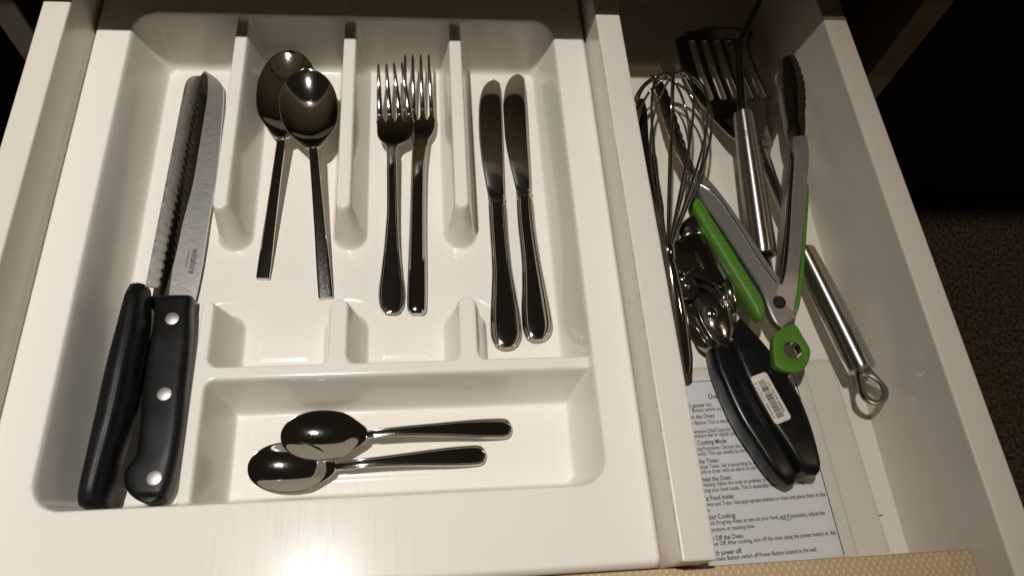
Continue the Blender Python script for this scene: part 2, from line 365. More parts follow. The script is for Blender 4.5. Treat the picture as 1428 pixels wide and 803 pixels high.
def spoon(name, label, group, tip, neck, tail, wb, handle, depth, zt, zn, mids, ztail, n_h, matl, wn):
    """tip/neck/tail pixels; handle = [(fraction neck->tail, width px)]; mids = handle height hump"""
    T = P(*tip, zt); Nk = P(*neck, zn); E = P(*tail, ztail)
    root = thing(name, label, 'spoon', ((T+E)/2)[:2].tolist()+[FT], group)
    C = []; Sd = []; t = []; cup = []; ex = []
    ax = _n((Nk-T)*[1, 1, 0]); sd = np.array([ax[1], -ax[0], 0]); Wb = wb/2*mpp(*neck, zn); Wn = wn/2*mpp(*neck, zn)
    NB = 44
    for i in range(NB):
        a = (1-math.cos(math.pi*i/(NB-1)))/2; a = .002+.998*a
        u = 2*a**.92-1; egg = math.sqrt(max(1-u*u, 0)); k = max(0, (a-.72)/.28); k = k*k*(3-2*k)
        hw = Wb*egg*(1-k)+k*(Wb*egg*.55+Wn)
        C.append(T+(Nk-T)*a); Sd.append(sd*max(hw, 1e-5)); t.append(.0017*(1-.0*k)+.0012*k); D = depth*(egg**2)*(1-.3*k); cup.append(D); ex.append(2.6)
    hl = np.linalg.norm(E-Nk); hx = _n((E-Nk)*[1, 1, 0]); hs = np.array([hx[1], -hx[0], 0]); rows = []
    for fr, wpx in handle:
        p = Nk+(E-Nk)*fr; z = zn*(1-fr)+ztail*fr+mids*math.sin(math.pi*fr**.7); q = np.array([p[0], p[1], z])
        m_ = (neck[0]+(tail[0]-neck[0])*fr, neck[1]+(tail[1]-neck[1])*fr)
        rows.append([*q, wpx/2*mpp(*m_, z), .0029 if fr < .9 else .0026])
    r = cr([[*C[-1], Wn, .0029]]+rows, 40)[1:]
    for q in r:
        C.append(q[:3]); Sd.append(hs*q[3]); t.append(q[4]); cup.append(0); ex.append(n_h)
    M = 36; V = []
    C = np.array(C); cup = np.array(cup)
    for i in range(len(C)):
        a, b = superell(M, ex[i])
        p = C[i]-[0, 0, cup[i]]+np.outer(a, Sd[i])+np.outer(b, [0, 0, t[i]/2])+np.outer(a*a*cup[i], [0, 0, 1]); V.append(p)
    V = np.concatenate(V); bo, ha = split_loft(root, V, len(C), M, NB-1, ('bowl', 'handle'), matl)
    autosmooth(ha, 50)
    return root, ha, r, hs
GS = 'large plain spoons in the tray'
spoon('table_spoon', 'large steel spoon lying underneath another spoon in the tray', GS, (405, 71), (393, 193), (366.5, 389), 84,
      [(.02, 12), (.15, 12.5), (.5, 14.5), (.97, 18.5), (1.0, 18)], .0085, .0270, .0215, .0000, FT+.002, 6, M_steel, 12)
spoon('table_spoon', 'large steel spoon lying on top of another spoon in the tray', GS, (425, 97), (437, 207), (454.5, 416), 82,
      [(.02, 12.5), (.15, 13), (.5, 15.5), (.97, 20), (1.0, 19.5)], .0085, .0345, .0275, .0000, FT+.002, 6, M_steel, 12)

def bead_line(root, rows, hs, inset, z_up, r_b, matl, name='beaded_edge', tail_len=.6):
    """raised thread that follows a handle outline"""
    L_ = []; R_ = []
    for q in rows:
        w_ = max(q[3]*inset, .0004)
        L_.append(q[:3]-hs*w_+[0, 0, z_up]); R_.append(q[:3]+hs*w_+[0, 0, z_up])
    cut = max(2, int(len(rows)*.045)); e = rows[-1]; ew = rows[-cut-1]
    pts = L_[1:-cut]
    dirv = _n(e[:3]-rows[-4][:3]); c = rows[-cut-1][:3]+[0, 0, z_up]; wv = ew[3]*inset; ln = np.linalg.norm((e[:3]-ew[:3]))*inset
    for th in np.linspace(0, np.pi, 14)[1:-1]: pts.append(c-hs*wv*math.cos(th)+dirv*ln*math.sin(th))
    pts += R_[1:-cut][::-1]
    return tube(name, pts, r_b, matl, root, M=8)
GT = 'teaspoons in the front compartment'
for lab, tip, neck, tail, z0 in (('teaspoon with thread-edged handle overlapping on top of the other teaspoon', (391.5, 606), (512, 606), (713.5, 597), .0135),
                             ('teaspoon with thread-edged handle whose bowl lies under the other teaspoon', (345.5, 650), (468, 651), (677.5, 634), .0085)):
    root, ha, r, hs = spoon('teaspoon', lab, GT, tip, neck, tail, 71,
        [(.03, 11), (.2, 12), (.5, 19), (.8, 28), (.93, 29), (.975, 23), (.995, 10), (1.0, 2)], .0065, z0, z0+.0045, .004, FT+.0022, 3, M_steel, 11)
    bead_line(ha, r, hs, .84, .0013, .0008, M_steel)

# ------------------------------------------------------------------ forks
def fork(label, head, tips, slots_y, handle, zc, beaded, matl, thing_z=FT):
    """head: pixel outline rows of shoulders (L,R) from neck upward; tips: tine tip pixels; handle rows."""
    hz = zc
    base = P(*handle[-1][0], FT); root = thing('table_fork', label, 'fork', (base[0], base[1], FT), 'table forks in the tray')
    rows = []
    for (a, b, z, t) in handle: rows.append([*P(*a, z), *P(*b, z), t, 0])
    h = ribbon('handle', rows, matl, root, 46, 24, 2.6 if beaded else 2.2)
    rr = px_rows([(a, b, z, .0020, c) for a, b, z, c in head])
    hd = ribbon('head', rr, matl, root, 26, 30, 4)
    for k, tp in enumerate(tips):                       # each tine its own piece
        a, b, z, cp = head[-1]; sp = (b[0]-a[0])/4; wt = .70*sp/2
        xc = a[0]+wt+(b[0]-a[0]-2*wt)*k/3; y = a[1]+(b[1]-a[1])*(k+.5)/4; uu = (k-1.5)/2; z = z-cp*(1-uu*uu)
        rw = []
        for s_, dz in ((-.03, 0), (0, 0), (.03, .0), (.07, .0002), (.15, .0010), (.35, .0045), (.6, .0100), (.85, .0145), (.97, .0165), (1, .0170)):
            wl = sp/2*1.03 if s_ <= 0 else sp/2*.86 if s_ < .05 else wt*(1-.66*max(s_-.07, 0)**1.1)
            if s_ > .98: wl = wt*.14
            xq = xc if s_ > .05 else (xc+a[0]+(b[0]-a[0])*(k+.5)/4)/2
            cx = xq*(1-max(s_, 0))+tp[0]*max(s_, 0); cy = y+(tp[1]-y)*s_; zz = z+dz
            rw.append([*P(cx-wl, cy, zz), *P(cx+wl, cy, zz), .0021 if s_ < .6 else .0015, 0])
        ribbon('tine', rw, matl, root, 34, 14, 2.6)
    if beaded:
        q = cr(rows, 46)
        hr = [np.r_[(u[:3]+u[3:6])/2, np.linalg.norm(u[3:6]-u[:3])/2] for u in q]
        hsv = _n(q[20][3:6]-q[20][:3]); bead_line(h, hr, hsv, .82, rows[0][6]*.38, .0009, matl)
    return root
zf = FT+.0025
fork('thread-edged steel fork whose head overlaps the plainer fork',
     [((539.5, 208), (553, 208), .0195, 0), ((538, 203), (556, 203), .0192, 0), ((530, 196), (569, 196), .0185, .0005), ((526, 188), (576, 186), .0178, .0012), ((525.5, 178), (577, 176), .0170, .0014), ((525.5, 170), (577, 169), .0165, .0014)],
     [(527.5, 90), (538.5, 89), (549, 88), (560, 87)], 0,
     [((539.5, 206), (553, 206), .0195, .0026), ((540, 230), (553, 230), .0190, .003), ((540, 290), (554, 290), .0150, .0034), ((537, 330), (556, 330), .012, .0036), ((531, 380), (561, 380), .0090, .0036), ((527.5, 410), (564.5, 410), .0078, .0034), ((529, 427), (563, 427), .0072, .0032), ((536, 435.5), (557, 435.5), .007, .003), ((545, 438), (548, 438), .007, .0024)],
     0, True, M_steel)
fork('plain steel fork with smooth rounded handle beneath the other fork',
     [((574.5, 205), (597, 205), .0135, 0), ((574, 196), (598, 196), .0133, 0), ((572, 188), (604, 187), .0128, .0003), ((569, 178), (607, 177), .0122, .0009), ((560, 168), (607.5, 167), .0118, .0011)],
     [(565, 77), (575.5, 76.5), (586.5, 76.5), (597.5, 76.5)], 0,
     [((574.5, 204), (597, 204), .0135, .0028), ((573, 240), (594, 240), .0128, .0050), ((571, 310), (594, 310), .0100, .0058), ((568.5, 380), (595, 380), .0085, .0060), ((567.5, 425), (595, 425), .0080, .0058), ((569, 435), (593.5, 435), .0080, .0050), ((573, 438), (590, 438), .0080, .0030)],
     0, False, M_steel)

# ------------------------------------------------------------------ table knives
def table_knife(label, blade, bolster, handle, z):
    b0 = P(*handle[-1][0], FT); root = thing('table_knife', label, 'knife', (b0[0], b0[1], FT), 'table knives in the tray')
    ribbon('blade', px_rows([(a, b, z+.0055, .0016) for a, b in blade]), M_steel, root, 60, 20, 2.0)
    ribbon('bolster', px_rows([(a, b, z+.0055, t) for a, b, t in bolster]), M_steel, root, 24, 20, 3)
    rows = px_rows([(a, b, z+.0050-.0002*i, t) for i, (a, b, t) in enumerate(handle)])
    h = ribbon('handle', rows, M_steel, root, 60, 26, 2.4)
    q = cr(rows, 60); hr = [np.r_[(u[:3]+u[3:6])/2, np.linalg.norm(u[3:6]-u[:3])/2] for u in q]; hsv = _n(q[30][3:6]-q[30][:3])
    bead_line(h, hr, hsv, .74, .0024, .0009, M_steel); bead_line(h, hr, hsv, .95, .0006, .0010, M_steel)
table_knife('steel table knife beside the ridge with smoothly curved blade',
    [((687.5, 112.2), (689.5, 112.1)), ((682.5, 113.6), (693, 113.2)), ((675, 121), (697, 117)), ((670, 134), (698.5, 130)), ((667.5, 155), (699.5, 153)), ((668, 190), (701, 190)), ((671, 220), (702, 220)), ((676, 250), (703, 250)), ((681, 276), (704, 275))],
    [((680.5, 274), (704.5, 273), .0032), ((680, 278), (705, 277), .0046), ((681.5, 281), (704, 280), .0040), ((680.5, 284.5), (705, 283.5), .0046), ((682, 287), (704, 286), .004)],
    [((682, 285), (704, 284), .0050), ((684, 320), (706, 319), .0056), ((687, 370), (711, 368), .0062), ((686, 410), (718, 409), .0066), ((684.5, 445), (724, 444), .0066), ((685, 465), (726, 464), .0062), ((690, 479), (722, 478), .0052), ((698, 484.5), (715, 484), .0044), ((705, 486), (708, 486), .0030)], FT)
table_knife('steel table knife nearer the tray side wall with taller blade tip',
    [((721, 104.2), (723, 104.1)), ((716, 105.6), (726.5, 105.2)), ((709, 113), (731, 110)), ((704, 127), (733, 123)), ((701.5, 150), (735, 148)), ((704, 190), (737, 190)), ((710, 225), (739, 225)), ((716, 250), (740.5, 250)), ((720, 268), (741, 267))],
    [((719.5, 266), (741.5, 265), .0032), ((719, 270), (742, 269), .0046), ((720.5, 273), (741, 272), .0040), ((719.5, 276.5), (742, 275.5), .0046), ((721, 279), (741, 278), .004)],
    [((721, 277), (741, 276), .0050), ((723, 310), (744, 309), .0056), ((728, 360), (751, 358), .0062), ((729, 400), (759, 398), .0066), ((728, 435), (766, 433), .0066), ((729, 454), (769, 452), .0062), ((733, 468), (766, 466), .0052), ((741, 473.5), (758, 473), .0044), ((748, 475), (751, 475), .0030)], FT)

# ------------------------------------------------------------------ bread knives
def rivet(c, r, parent, ax=(0, 0, 1)): lathe('rivet', c, [(0, -.001), (r, -.001), (r, .0002), (r*.8, .0005), (0, .0006)], M_rivet, parent, 20, ax)
# standing on its serrated edge
root = thing('bread_knife', 'serrated bread knife standing on edge, black handle seen along its spine', 'knife', (*P(170, 560, FT)[:2], FT), 'bread knives in the long compartment')
tipE = P(281, 113, FT+.0005); heelE = P(224, 402, FT+.0090)
tipS = P(267, 82, FT+.0190); heelS = P(205, 400, FT+.0330)
def blade_standing(serr):
    N_ = 260; V = []; th = np.array([.0011, .0002, 0])
    for i in range(N_):
        f = i/(N_-1); e = heelE+(tipE-heelE)*f; s = heelS+(tipS-heelS)*f
        if f > .84: k = ((f-.84)/.16)**2; s = s+(e-s)*k*.80
        g = 1-abs(((f*28) % 1)*2-1)**2; w_ = e+(s-e)*(.30-.29*g if f < .985 else .06)
        b_ = e+(s-e)*.36
        V += [w_, b_+th*.8, s+th, s-th, b_-th*.8]
    return V, loft_faces(N_, 5)
v_, f_ = blade_standing(True); fixn('blade', v_, f_, M_satin, root, True, 25)
hp = [((183, 404), (208, 402), .0290, .017), ((178, 420), (208, 418), .0285, .024), ((165, 470), (205, 466), .0270, .027), ((150, 530), (196, 524), .0250, .029), ((137, 590), (184, 584), .0235, .029), ((124, 650), (166, 646), .0225, .028), ((115, 690), (154, 688), .0220, .026), ((114, 706), (150, 706), .0215, .022), ((120, 710), (145, 710), .0215, .016)]
def half(pairs, f0, f1, dz=0):
    out = []
    for a, b, z, t in pairs:
        A = P(*a, z); B = P(*b, z); out.append([*(A+(B-A)*f0+[0, 0, dz]), *(A+(B-A)*f1+[0, 0, dz]), t, 0])
    return out
ribbon('handle', half(hp, 0, 1), M_blk, root, 60, 36, 2.5)
ribbon('tang', half(hp, .60, .625, .0006), M_dark, root, 50, 8, 4)
# lying flat
kz = FT+.004
root = thing('bread_knife', 'brushed bread knife lying flat with three rivets in its black handle', 'knife', (*P(225, 560, FT)[:2], FT), 'bread knives in the long compartment')
edge = [(283, 101), (275, 112), (267, 140), (257, 190), (246, 250), (233, 310), (222, 360), (213, 408), (211, 419)]
mid_ = [(284, 101), (290, 108), (289, 140), (281, 190), (271, 250), (256, 310), (245, 360), (233, 400), (228, 419)]
spin = [(287, 101), (305, 114), (312, 126), (308, 190), (302, 250), (291, 310), (284, 360), (276, 402), (272, 419)]
def rows3(zl):
    A = cr([P(*p, kz) for p in edge], 120); B = cr([P(*p, kz) for p in mid_], 120); C_ = cr([P(*p, kz) for p in spin], 120); return A, B, C_
A, B, C_ = rows3(kz); V = []
for i in range(120):
    s = .0005*abs(math.sin(i*.75)) if 3 < i < 112 else 0
    out = _n(A[i]-B[i]) if np.linalg.norm(A[i]-B[i]) > 1e-5 else np.zeros(3)
    V += [A[i]+out*s-[0, 0, .0004], B[i]+[0, 0, .0008], C_[i]+[0, 0, .0012], C_[i]-[0, 0, .0008], B[i]-[0, 0, .0012], A[i]+out*s-[0, 0, .0010]]
bl = fixn('blade', V, loft_faces(120, 6), M_brush, root, True, 12)
bl.data.materials.append(M_dark)
for p in bl.data.polygons:
    js = {v % 6 for v in p.vertices}
    if js <= {0, 1} or js <= {4, 5} or js <= {5, 0}: p.material_index = 1
bl.data.materials[1] = mat('ground_bevel_dark_reflection', (.20, .18, .16), .12, 1, rvar=(900, .1, .16))  # ground bevel; base colour darkened to stand in for its dark reflection
L0 = P(269, 347, kz+.0014); dirv = _n(P(262, 384, kz+.0014)-L0); upv = np.array([-dirv[1], dirv[0], 0])
tilt = lambda u, v: L0+dirv*u+upv*v+[0, 0, .0002]
text('lettering', 'wiltshire', tilt, M_etch, bl, width=.0185, height=.0062)
L1 = P(262.5, 349, kz+.0014)
text('lettering', 'STAINLESS STEEL', lambda u, v: L1+dirv*u+upv*v+[0, 0, .0002], M_etch, bl, width=.0125, height=.0013)
hl = [((211.5, 418), (271, 417)), ((212, 424), (271, 422)), ((213.5, 432), (270, 430)), ((218, 442), (269.5, 438)), ((216, 465), (268.5, 460)), ((208, 500), (266, 496)), ((202, 550), (261, 546)), ((199, 600), (256, 596)), ((195, 635), (251, 630)), ((186, 648), (248, 644)), ((178, 661), (245, 658)), ((177.5, 675), (241, 674)), ((183, 688), (236, 688)), ((192, 697), (230, 697)), ((203, 702), (219, 702))]
hz_ = FT+.0085
h = ribbon('handle', px_rows([(a, b, hz_, .0165 if 0 < i < len(hl)-2 else .013) for i, (a, b) in enumerate(hl)]), M_blk, root, 90, 30, 5)
for q in ((240, 444), (229, 549), (215, 666)): rivet(P(*q, hz_+.0080), .0042, root)
# ------------------------------------------------------------------ right compartment: oven sheet in its sleeve
root = thing('instruction_sheet', 'printed oven instruction sheet in a clear plastic sleeve under the can opener', 'paper', (.195, .095, 0.0003))
ang = math.radians(1.8); ux = np.array([math.cos(ang), math.sin(ang)]); uy = np.array([-math.sin(ang), math.cos(ang)])
pr = P(1107, 523, .001)[:2]                            # upper right corner of the print frame
def sh(u, v, z): q = pr+ux*u+uy*v; return [q[0], q[1], z]
def sheet(name, u0, u1, v0, v1, z0, z1, matl, par):
    V = [sh(u, v, z) for z in (z0, z1) for u, v in ((u0, v0), (u1, v0), (u1, v1), (u0, v1))]
    return fixn(name, V, [[3, 2, 1, 0], [4, 5, 6, 7], [0, 1, 5, 4], [1, 2, 6, 5], [2, 3, 7, 6], [3, 0, 4, 7]], matl, par, False)
pg = sheet('page', -.1035, .0003, -.1165, .0032, .0004, .0010, M_paper, root)
sheet('frame_line', -.00025, .00025, -.1160, .0030, .0010, .0012, M_ink, pg)
sheet('frame_line', -.1035, -.0003, -.0002, .0002, .0010, .0012, M_ink, pg)
sheet('sleeve', -.1045, .0300, -.1170, .0100, .0016, .0019, M_clear, root)
for u in (.0075, .0285): sheet('sleeve_seam', u, u+.0012, -.1165, .0098, .0019, .0023, M_clear, root)
sheet('sleeve_seam', -.1040, .0295, .0080, .0094, .0019, .0024, M_clear, root)
ZT = .0013
def line(s, px, py, cap, bold=0):
    """px: photo pixel of the END or START on the line; the text starts behind the partition like the print does"""
    o = P(px, py, ZT); d3 = np.array([ux[0], ux[1], 0]); u3 = np.array([uy[0], uy[1], 0])
    text('printed_line', s, lambda u, v: o+d3*u+u3*v, M_ink, pg, height=cap, bold=bold)
def vis(s, hidden, px, py, cap, bold=0):
    """px,py: where the visible remainder begins; the hidden first letters are set to its left"""
    c = bpy.data.curves.new('t', 'FONT'); c.size = cap; c.body = hidden+'|'; o_ = bpy.data.objects.new('t', c); COL.objects.link(o_)
    bpy.context.view_layer.update(); wdt = o_.dimensions.x*.76 if hidden else 0
    bpy.data.objects.remove(o_); bpy.data.curves.remove(c)
    o = P(px, py, ZT)-np.array([ux[0], ux[1], 0])*wdt; d3 = np.array([ux[0], ux[1], 0]); u3 = np.array([uy[0], uy[1], 0])
    text('printed_line', hidden+s, lambda u, v: o+d3*u+u3*v, M_ink, pg, height=cap, bold=max(bold, .010), xs=.76)
Hh, Bb = .0042, .0036
vis('Oven', '', 988, 556, .0050, .016)
vis('power on:', 'Switch ', 967, 568, Hh, .014); vis('Button: switch on Power', 'Power ', 966, 574.5, Bb)
vis('n the Oven:', 'Turn o', 967, 584, Hh, .014); vis('Button: This is marked with', 'Power ', 970, 592, Bb)
vis('erature Dial/Controls: Set your', 'Temp', 970, 604, Bb); vis('rature dial or digital control', 'tempe', 972, 610, Bb)
vis('Cooking Mode:', 'Select ', 974, 620, Hh, .014); vis('ng Functions: Choose the cooking', 'Cooki', 975, 628, Bb); vis('wn). This can usually be done with', 'sho', 977, 635, Bb)
vis('he Timer:', 'Set t', 978, 646, Hh, .014); vis('ual Timer: Set it according to your cook', 'Man', 982, 653, Bb); vis('ilt-in timer with an alarm to alert you when', 'Bu', 982, 660, Bb)
vis('eat the Oven:', 'Preh', 984, 671, Hh, .014); vis('eating: Allow the oven to preheat to the temperature before', 'Preh', 984, 678, Bb); vis('ing your food inside. This is especially important for baking.', 'plac', 985, 686, Bb)
vis('e Food Inside:', 'Plac', 986.5, 697.5, Hh, .014); vis('ves and Trays: Use appropriate shelves or trays and place them in the', 'Shel', 989, 705.5, Bb); vis('n.', 'ove', 988, 713, Bb)
vis('itor Cooking:', 'Mon', 990, 724, Hh, .014); vis('ck Progress: Keep an eye on your food, and if necessary, adjust the', 'Che', 993, 731.5, Bb); vis('perature or cooking time.', 'tem', 992, 741, Bb)
vis('Off the Oven:', 'Turn ', 999.5, 753, Hh, .014); vis('er Off: After cooking, turn off the oven using the power button or dial.', 'Pow', 998, 760.5, Bb)
vis('ch power off:', 'Swit', 998.5, 774, Hh, .014); vis('Power Button: switch off Power Button located in the wall.', '', 997, 782, Bb)
sc = [P(1088+i*1.4+random.uniform(-1, 1), 724+random.uniform(-2, 2), ZT+.0002) for i in range(12)]
tube('pen_scribble', sc, .0002, M_ink, pg, M=5)

# ------------------------------------------------------------------ slotted turner
def hang_loop(parent, c, d, ln, wd, hl, hw, z0, z1, matl):
    """flat oval tab with an eye; c = its root, d = direction"""
    d = _n(np.array([d[0], d[1], 0]))[:2]; s = np.array([-d[1], d[0]]); out = []; n = 26
    for t in np.linspace(-np.pi/2, np.pi/2, n): out.append(c[:2]+d*(ln-wd)+d*wd*math.cos(t)+s*wd*math.sin(t))
    out += [c[:2]+s*wd*.55+d*ln*.12, c[:2]+s*wd*.5, c[:2]-s*wd*.5, c[:2]-s*wd*.55+d*ln*.12]
    hole = circ(c[:2]+d*(ln-wd*1.12), hl, 24, d, hw)
    return extrude('hanging_loop', out, [hole], z0, z1, matl, parent, .0004)
root = thing('slotted_turner', 'steel slotted turner with wide fanned head and round handle by the side wall', 'turner', (*P(1160, 430, 0)[:2], 0))
def tz(x, y):
    return .0
hz0 = .020
out = pxl([(1058, 219), (1042, 213), (1019, 203), (1003, 182), (985, 153), (965, 122), (952, 88), (944, 55), (952, 38), (985, 32), (1040, 34), (1064, 44), (1076, 80), (1086, 120), (1090, 150), (1086, 168), (1078, 184), (1072, 200), (1069, 217)], hz0)
out = [np.array(p) for p in cr([[*p, 0] for p in out+[out[0]]], 90)[:-1, :2]]
slots = []
for i in range(5):
    b0 = np.array(P(992+i*18.5, 139-i*.8, hz0)[:2]); t0 = np.array(P(966+i*17.5, 52, hz0)[:2]); d = t0-b0; L_ = np.linalg.norm(d); d /= L_; s = np.array([-d[1], d[0]]); wd = .0028
    loop = [b0+d*wd-d*wd*math.cos(t)-s*wd*math.sin(t)*-1 for t in np.linspace(-np.pi/2, np.pi/2, 8)]+[t0-d*wd+d*wd*math.cos(t)-s*wd*math.sin(t) for t in np.linspace(-np.pi/2, np.pi/2, 8)]
    slots.append(loop)
yb = P(1040, 165, hz0)[1]
extrude('head', out, slots, hz0-.0008, hz0+.0008, M_steelm, root, .0003, zf=lambda x, y: (.010*max(0, min(1, (yb-y)/.035)) - (.0045*min(1, max(0, (y-yb)/.05)))), sub=.012)
pts = [P(1060, 200, .0265), P(1065, 218, .0290), P(1072, 236, .0300), P(1082, 262, .0298), P(1098, 300, .0285), P(1118, 345, .027), P(1128, 366, .0265)]
tube('neck', pts, [.0060, .0052, .0046, .0042, .004, .0042, .005], M_steel, root, 40, 16, flat=.5)
h0, h1 = P(1120, 348, .0270), P(1203, 517, .0330); ax = _n(h1-h0); hl_ = np.linalg.norm(h1-h0)
lathe('handle', h0, [(0, 0), (.0062, 0), (.0075, .0015), (.0084, .02), (.0092, hl_*.5), (.0092, hl_-.012), (.0090, hl_-.002), (.0082, hl_-.0006), (.0070, hl_), (0, hl_)], aniso('turned_turner_steel', ax), root, 40, ax)
hang_loop(root, P(1200, 511, .0330), P(1224, 558, .033)-P(1200, 511, .033), .0262, .0098, .0078, .0058, .0318, .0345, M_dark)

# ------------------------------------------------------------------ ladle-like utensil above it
root = thing('ladle', 'steel ladle with brushed tube handle lying between the tongs arms', 'ladle', (*P(1050, 260, 0)[:2], 0))
h0, h1 = P(1036, 158, .0430), P(1064, 357, .0315); ax = _n(h1-h0); hl_ = np.linalg.norm(h1-h0)
lathe('handle', h0, [(0, 0), (.0052, 0), (.0068, .0008), (.0072, .004), (.0085, hl_*.45), (.0096, hl_*.9), (.0096, hl_-.003), (.0094, hl_-.002), (.0094, hl_-.0006), (.0084, hl_), (.0070, hl_-.0006), (.0070, hl_-.006), (0, hl_-.006)], aniso('turned_ladle_steel', ax), root, 44, ax)
hang_loop(root, P(1062, 348, .0275), P(1070, 392, .0275)-P(1062, 348, .0275), .0240, .0064, .0066, .0038, .0245, .0266, M_dark)
pts = [P(1036, 162, .0430), P(1033, 120, .0440), P(1031, 80, .0470), P(1036, 52, .0505), P(1050, 22, .0540), P(1060, 0, .056), P(1064, -16, .056)]
tube('neck', pts, [.0042, .0036, .0030, .0028, .0026, .0026, .003], M_dark, root, 40, 12, flat=.55)
bc = P(1068, -62, .056)
lathe('bowl', bc-np.array([0, 0, .030]), [(0, 0), (.010, .001), (.020, .007), (.026, .017), (.0285, .030), (.0277, .030), (.0252, .0175), (.0195, .008), (.0098, .002), (0, .001)], M_dark, root, 40)
tg = _n(np.cross(ax, [0, 0, 1])); nn = np.cross(tg, ax); nn = nn if nn[2] > 0 else -nn; ec = h0+ax*.022; er = .0079; sg = 1 if tg[0] < 0 else -1
for rr in (.0032, .0021):
    pts = []
    for t in np.linspace(0, 2*np.pi, 28, endpoint=False):
        ph = .75+rr*math.sin(t)/er; pts.append(ec+ax*rr*math.cos(t)+(er+.00005)*(nn*math.cos(ph)+tg*sg*math.sin(ph)))
    tube('engraved_mark', pts, .00018, M_etch, root, M=5, closed=True)

# ------------------------------------------------------------------ tongs
root = thing('kitchen_tongs', 'open steel tongs with green silicone grips and green pull tab', 'tongs', (*P(1090, 430, 0)[:2], 0))
zt = .034
la = [((958, 253), (972, 243), .030, .012), ((975, 284), (998, 272), .031, .013), ((1005, 328), (1029, 315), .032, .013), ((1035, 374), (1058, 360), .033, .013), ((1058, 410), (1084, 394), .034, .012), ((1069, 434), (1100, 408), .0345, .009), ((1079, 452), (1106, 430), .0345, .007), ((1088, 459), (1104, 444), .0345, .006)]
ribbon('arm', px_rows(la), M_tong, root, 60, 8, 'box', sharp=25)
ga = [((960.5, 283), (968, 280), .0300, .010), ((962, 291), (975, 285), .0305, .0125), ((975, 316), (988, 307), .0310, .0135), ((1000, 358), (1015, 349), .0320, .0135), ((1025, 399), (1040, 390), .0325, .0135), ((1045, 432), (1060, 423), .0330, .0130), ((1052, 444), (1064, 437), .0332, .011), ((1057, 449), (1063, 446), .0332, .007)]
ribbon('grip', px_rows(ga), M_grn, root, 50, 22, 4)
ra = [((1101, 197), (1121, 194), .036, .010), ((1099, 215), (1123.5, 212), .0360, .012), ((1095, 270), (1120, 270), .0360, .013), ((1091, 330), (1115, 330), .036, .013), ((1087, 380), (1110, 382), .036, .012), ((1078, 420), (1107, 424), .0350, .008), ((1082, 445), (1105, 446), .034, .006)]
ribbon('arm', px_rows(ra), M_tong, root, 60, 8, 'box', sharp=25)
gb = [((1119, 262), (1123.5, 262), .0350, .010), ((1117, 275), (1123.5, 275), .0350, .0135), ((1113.5, 330), (1120, 330), .035, .0140), ((1109, 385), (1116, 386), .0350, .0135), ((1104, 428), (1111, 430), .0345, .012), ((1104, 440), (1108, 441), .0345, .008)]
ribbon('grip', px_rows(gb), M_grn, root, 50, 22, 4)
ribbon('channel', px_rows([((1101.5, 212), (1111, 211), .0418, .0016), ((1097, 270), (1106, 270), .0422, .0016), ((1092.5, 330), (1102, 330), .0422, .0016), ((1088, 380), (1096, 381), .0416, .0016), ((1087, 396), (1091, 397), .0408, .0016)]), M_steel, root, 40, 14, 4)
# channel recess on the inner side of the right arm
tube('channel_lip', [P(1102, 222, .0425), P(1098, 280, .0427), P(1093, 350, .0425), P(1088, 395, .0418)], .0006, M_steel, root, 30, 8)
tube('channel_lip', [P(962, 250, .0363), P(998, 272, .0378), P(1029, 315, .0386), P(1058, 361, .0395), P(1082, 395, .040)], .0006, M_steel, root, 30, 8)
def paddle(rows, nm='head'):
    """scalloped scoop: rows of (axis pixel, z, half width m)"""
    q = cr([[*P(*p, z), wd] for p, z, wd in rows], 70); V = []; M_ = 15
    for i in range(70):
        T_ = _n(q[min(i+1, 69)][:3]-q[max(i-1, 0)][:3]); s = _n(np.cross(T_, rows_up)); u = np.cross(s, T_)
        wv = q[i][3]*(1+.10*abs(math.sin(i*.55)) if i > 22 else 1)
        for side in (1, -1):
            for j in range(M_):
                a = (-1+2*j/(M_-1))*side; V.append(q[i][:3]+s*wv*a+u*(wv*.35*(a*a)+side*.0005))
    return fixn(nm, V, loft_faces(70, 2*M_), M_steelm, root, True, 40)
rows_up = np.array([-.55, .0, .83])
paddle([((1110, 202), .036, .0058), ((1109, 185), .036, .0075), ((1107, 160), .034, .0085), ((1105, 130), .033, .0092), ((1101, 100), .033, .0075), ((1098, 84), .033, .0055), ((1097, 79), .033, .0020)])
rows_up = np.array([.60, .0, .80])
paddle([((967, 252), .030, .0050), ((956, 234), .029, .0075), ((944, 210), .027, .0088), ((932, 178), .025, .0095), ((921, 140), .024, .0090), ((913, 115), .024, .0070), ((910, 106), .024, .0025)])
hc = P(1087, 421, .0400)
lathe('hinge_pin', hc-[0, 0, .012], [(0, 0), (.0042, 0), (.0042, .0125), (.0036, .0133), (0, .0135)], M_black, root, 24)
tc_ = P(1103, 491, .034)
tab = [(1089, 459), (1104, 454), (1110, 459), (1116, 470), (1127, 490), (1125, 505), (1117, 517), (1103, 521), (1088, 518), (1078, 508), (1076, 488), (1077, 472)]
tab = [np.array(p) for p in cr([[*q, 0] for q in pxl(tab+[tab[0]], .034)], 60)[:-1, :2]]
extrude('pull_tab', tab, [circ(tc_, .0064, 28)], .0305, .0370, M_grn, root, .0014, 50)
c3 = np.array(tc_)
lathe('eyelet', np.array([c3[0], c3[1], .0303]), [(.0065, 0), (.0065, .0064), (.0062, .0068), (.0059, .0064), (.0059, 0), (.0065, 0)], M_steel, root, 28, caps=False)

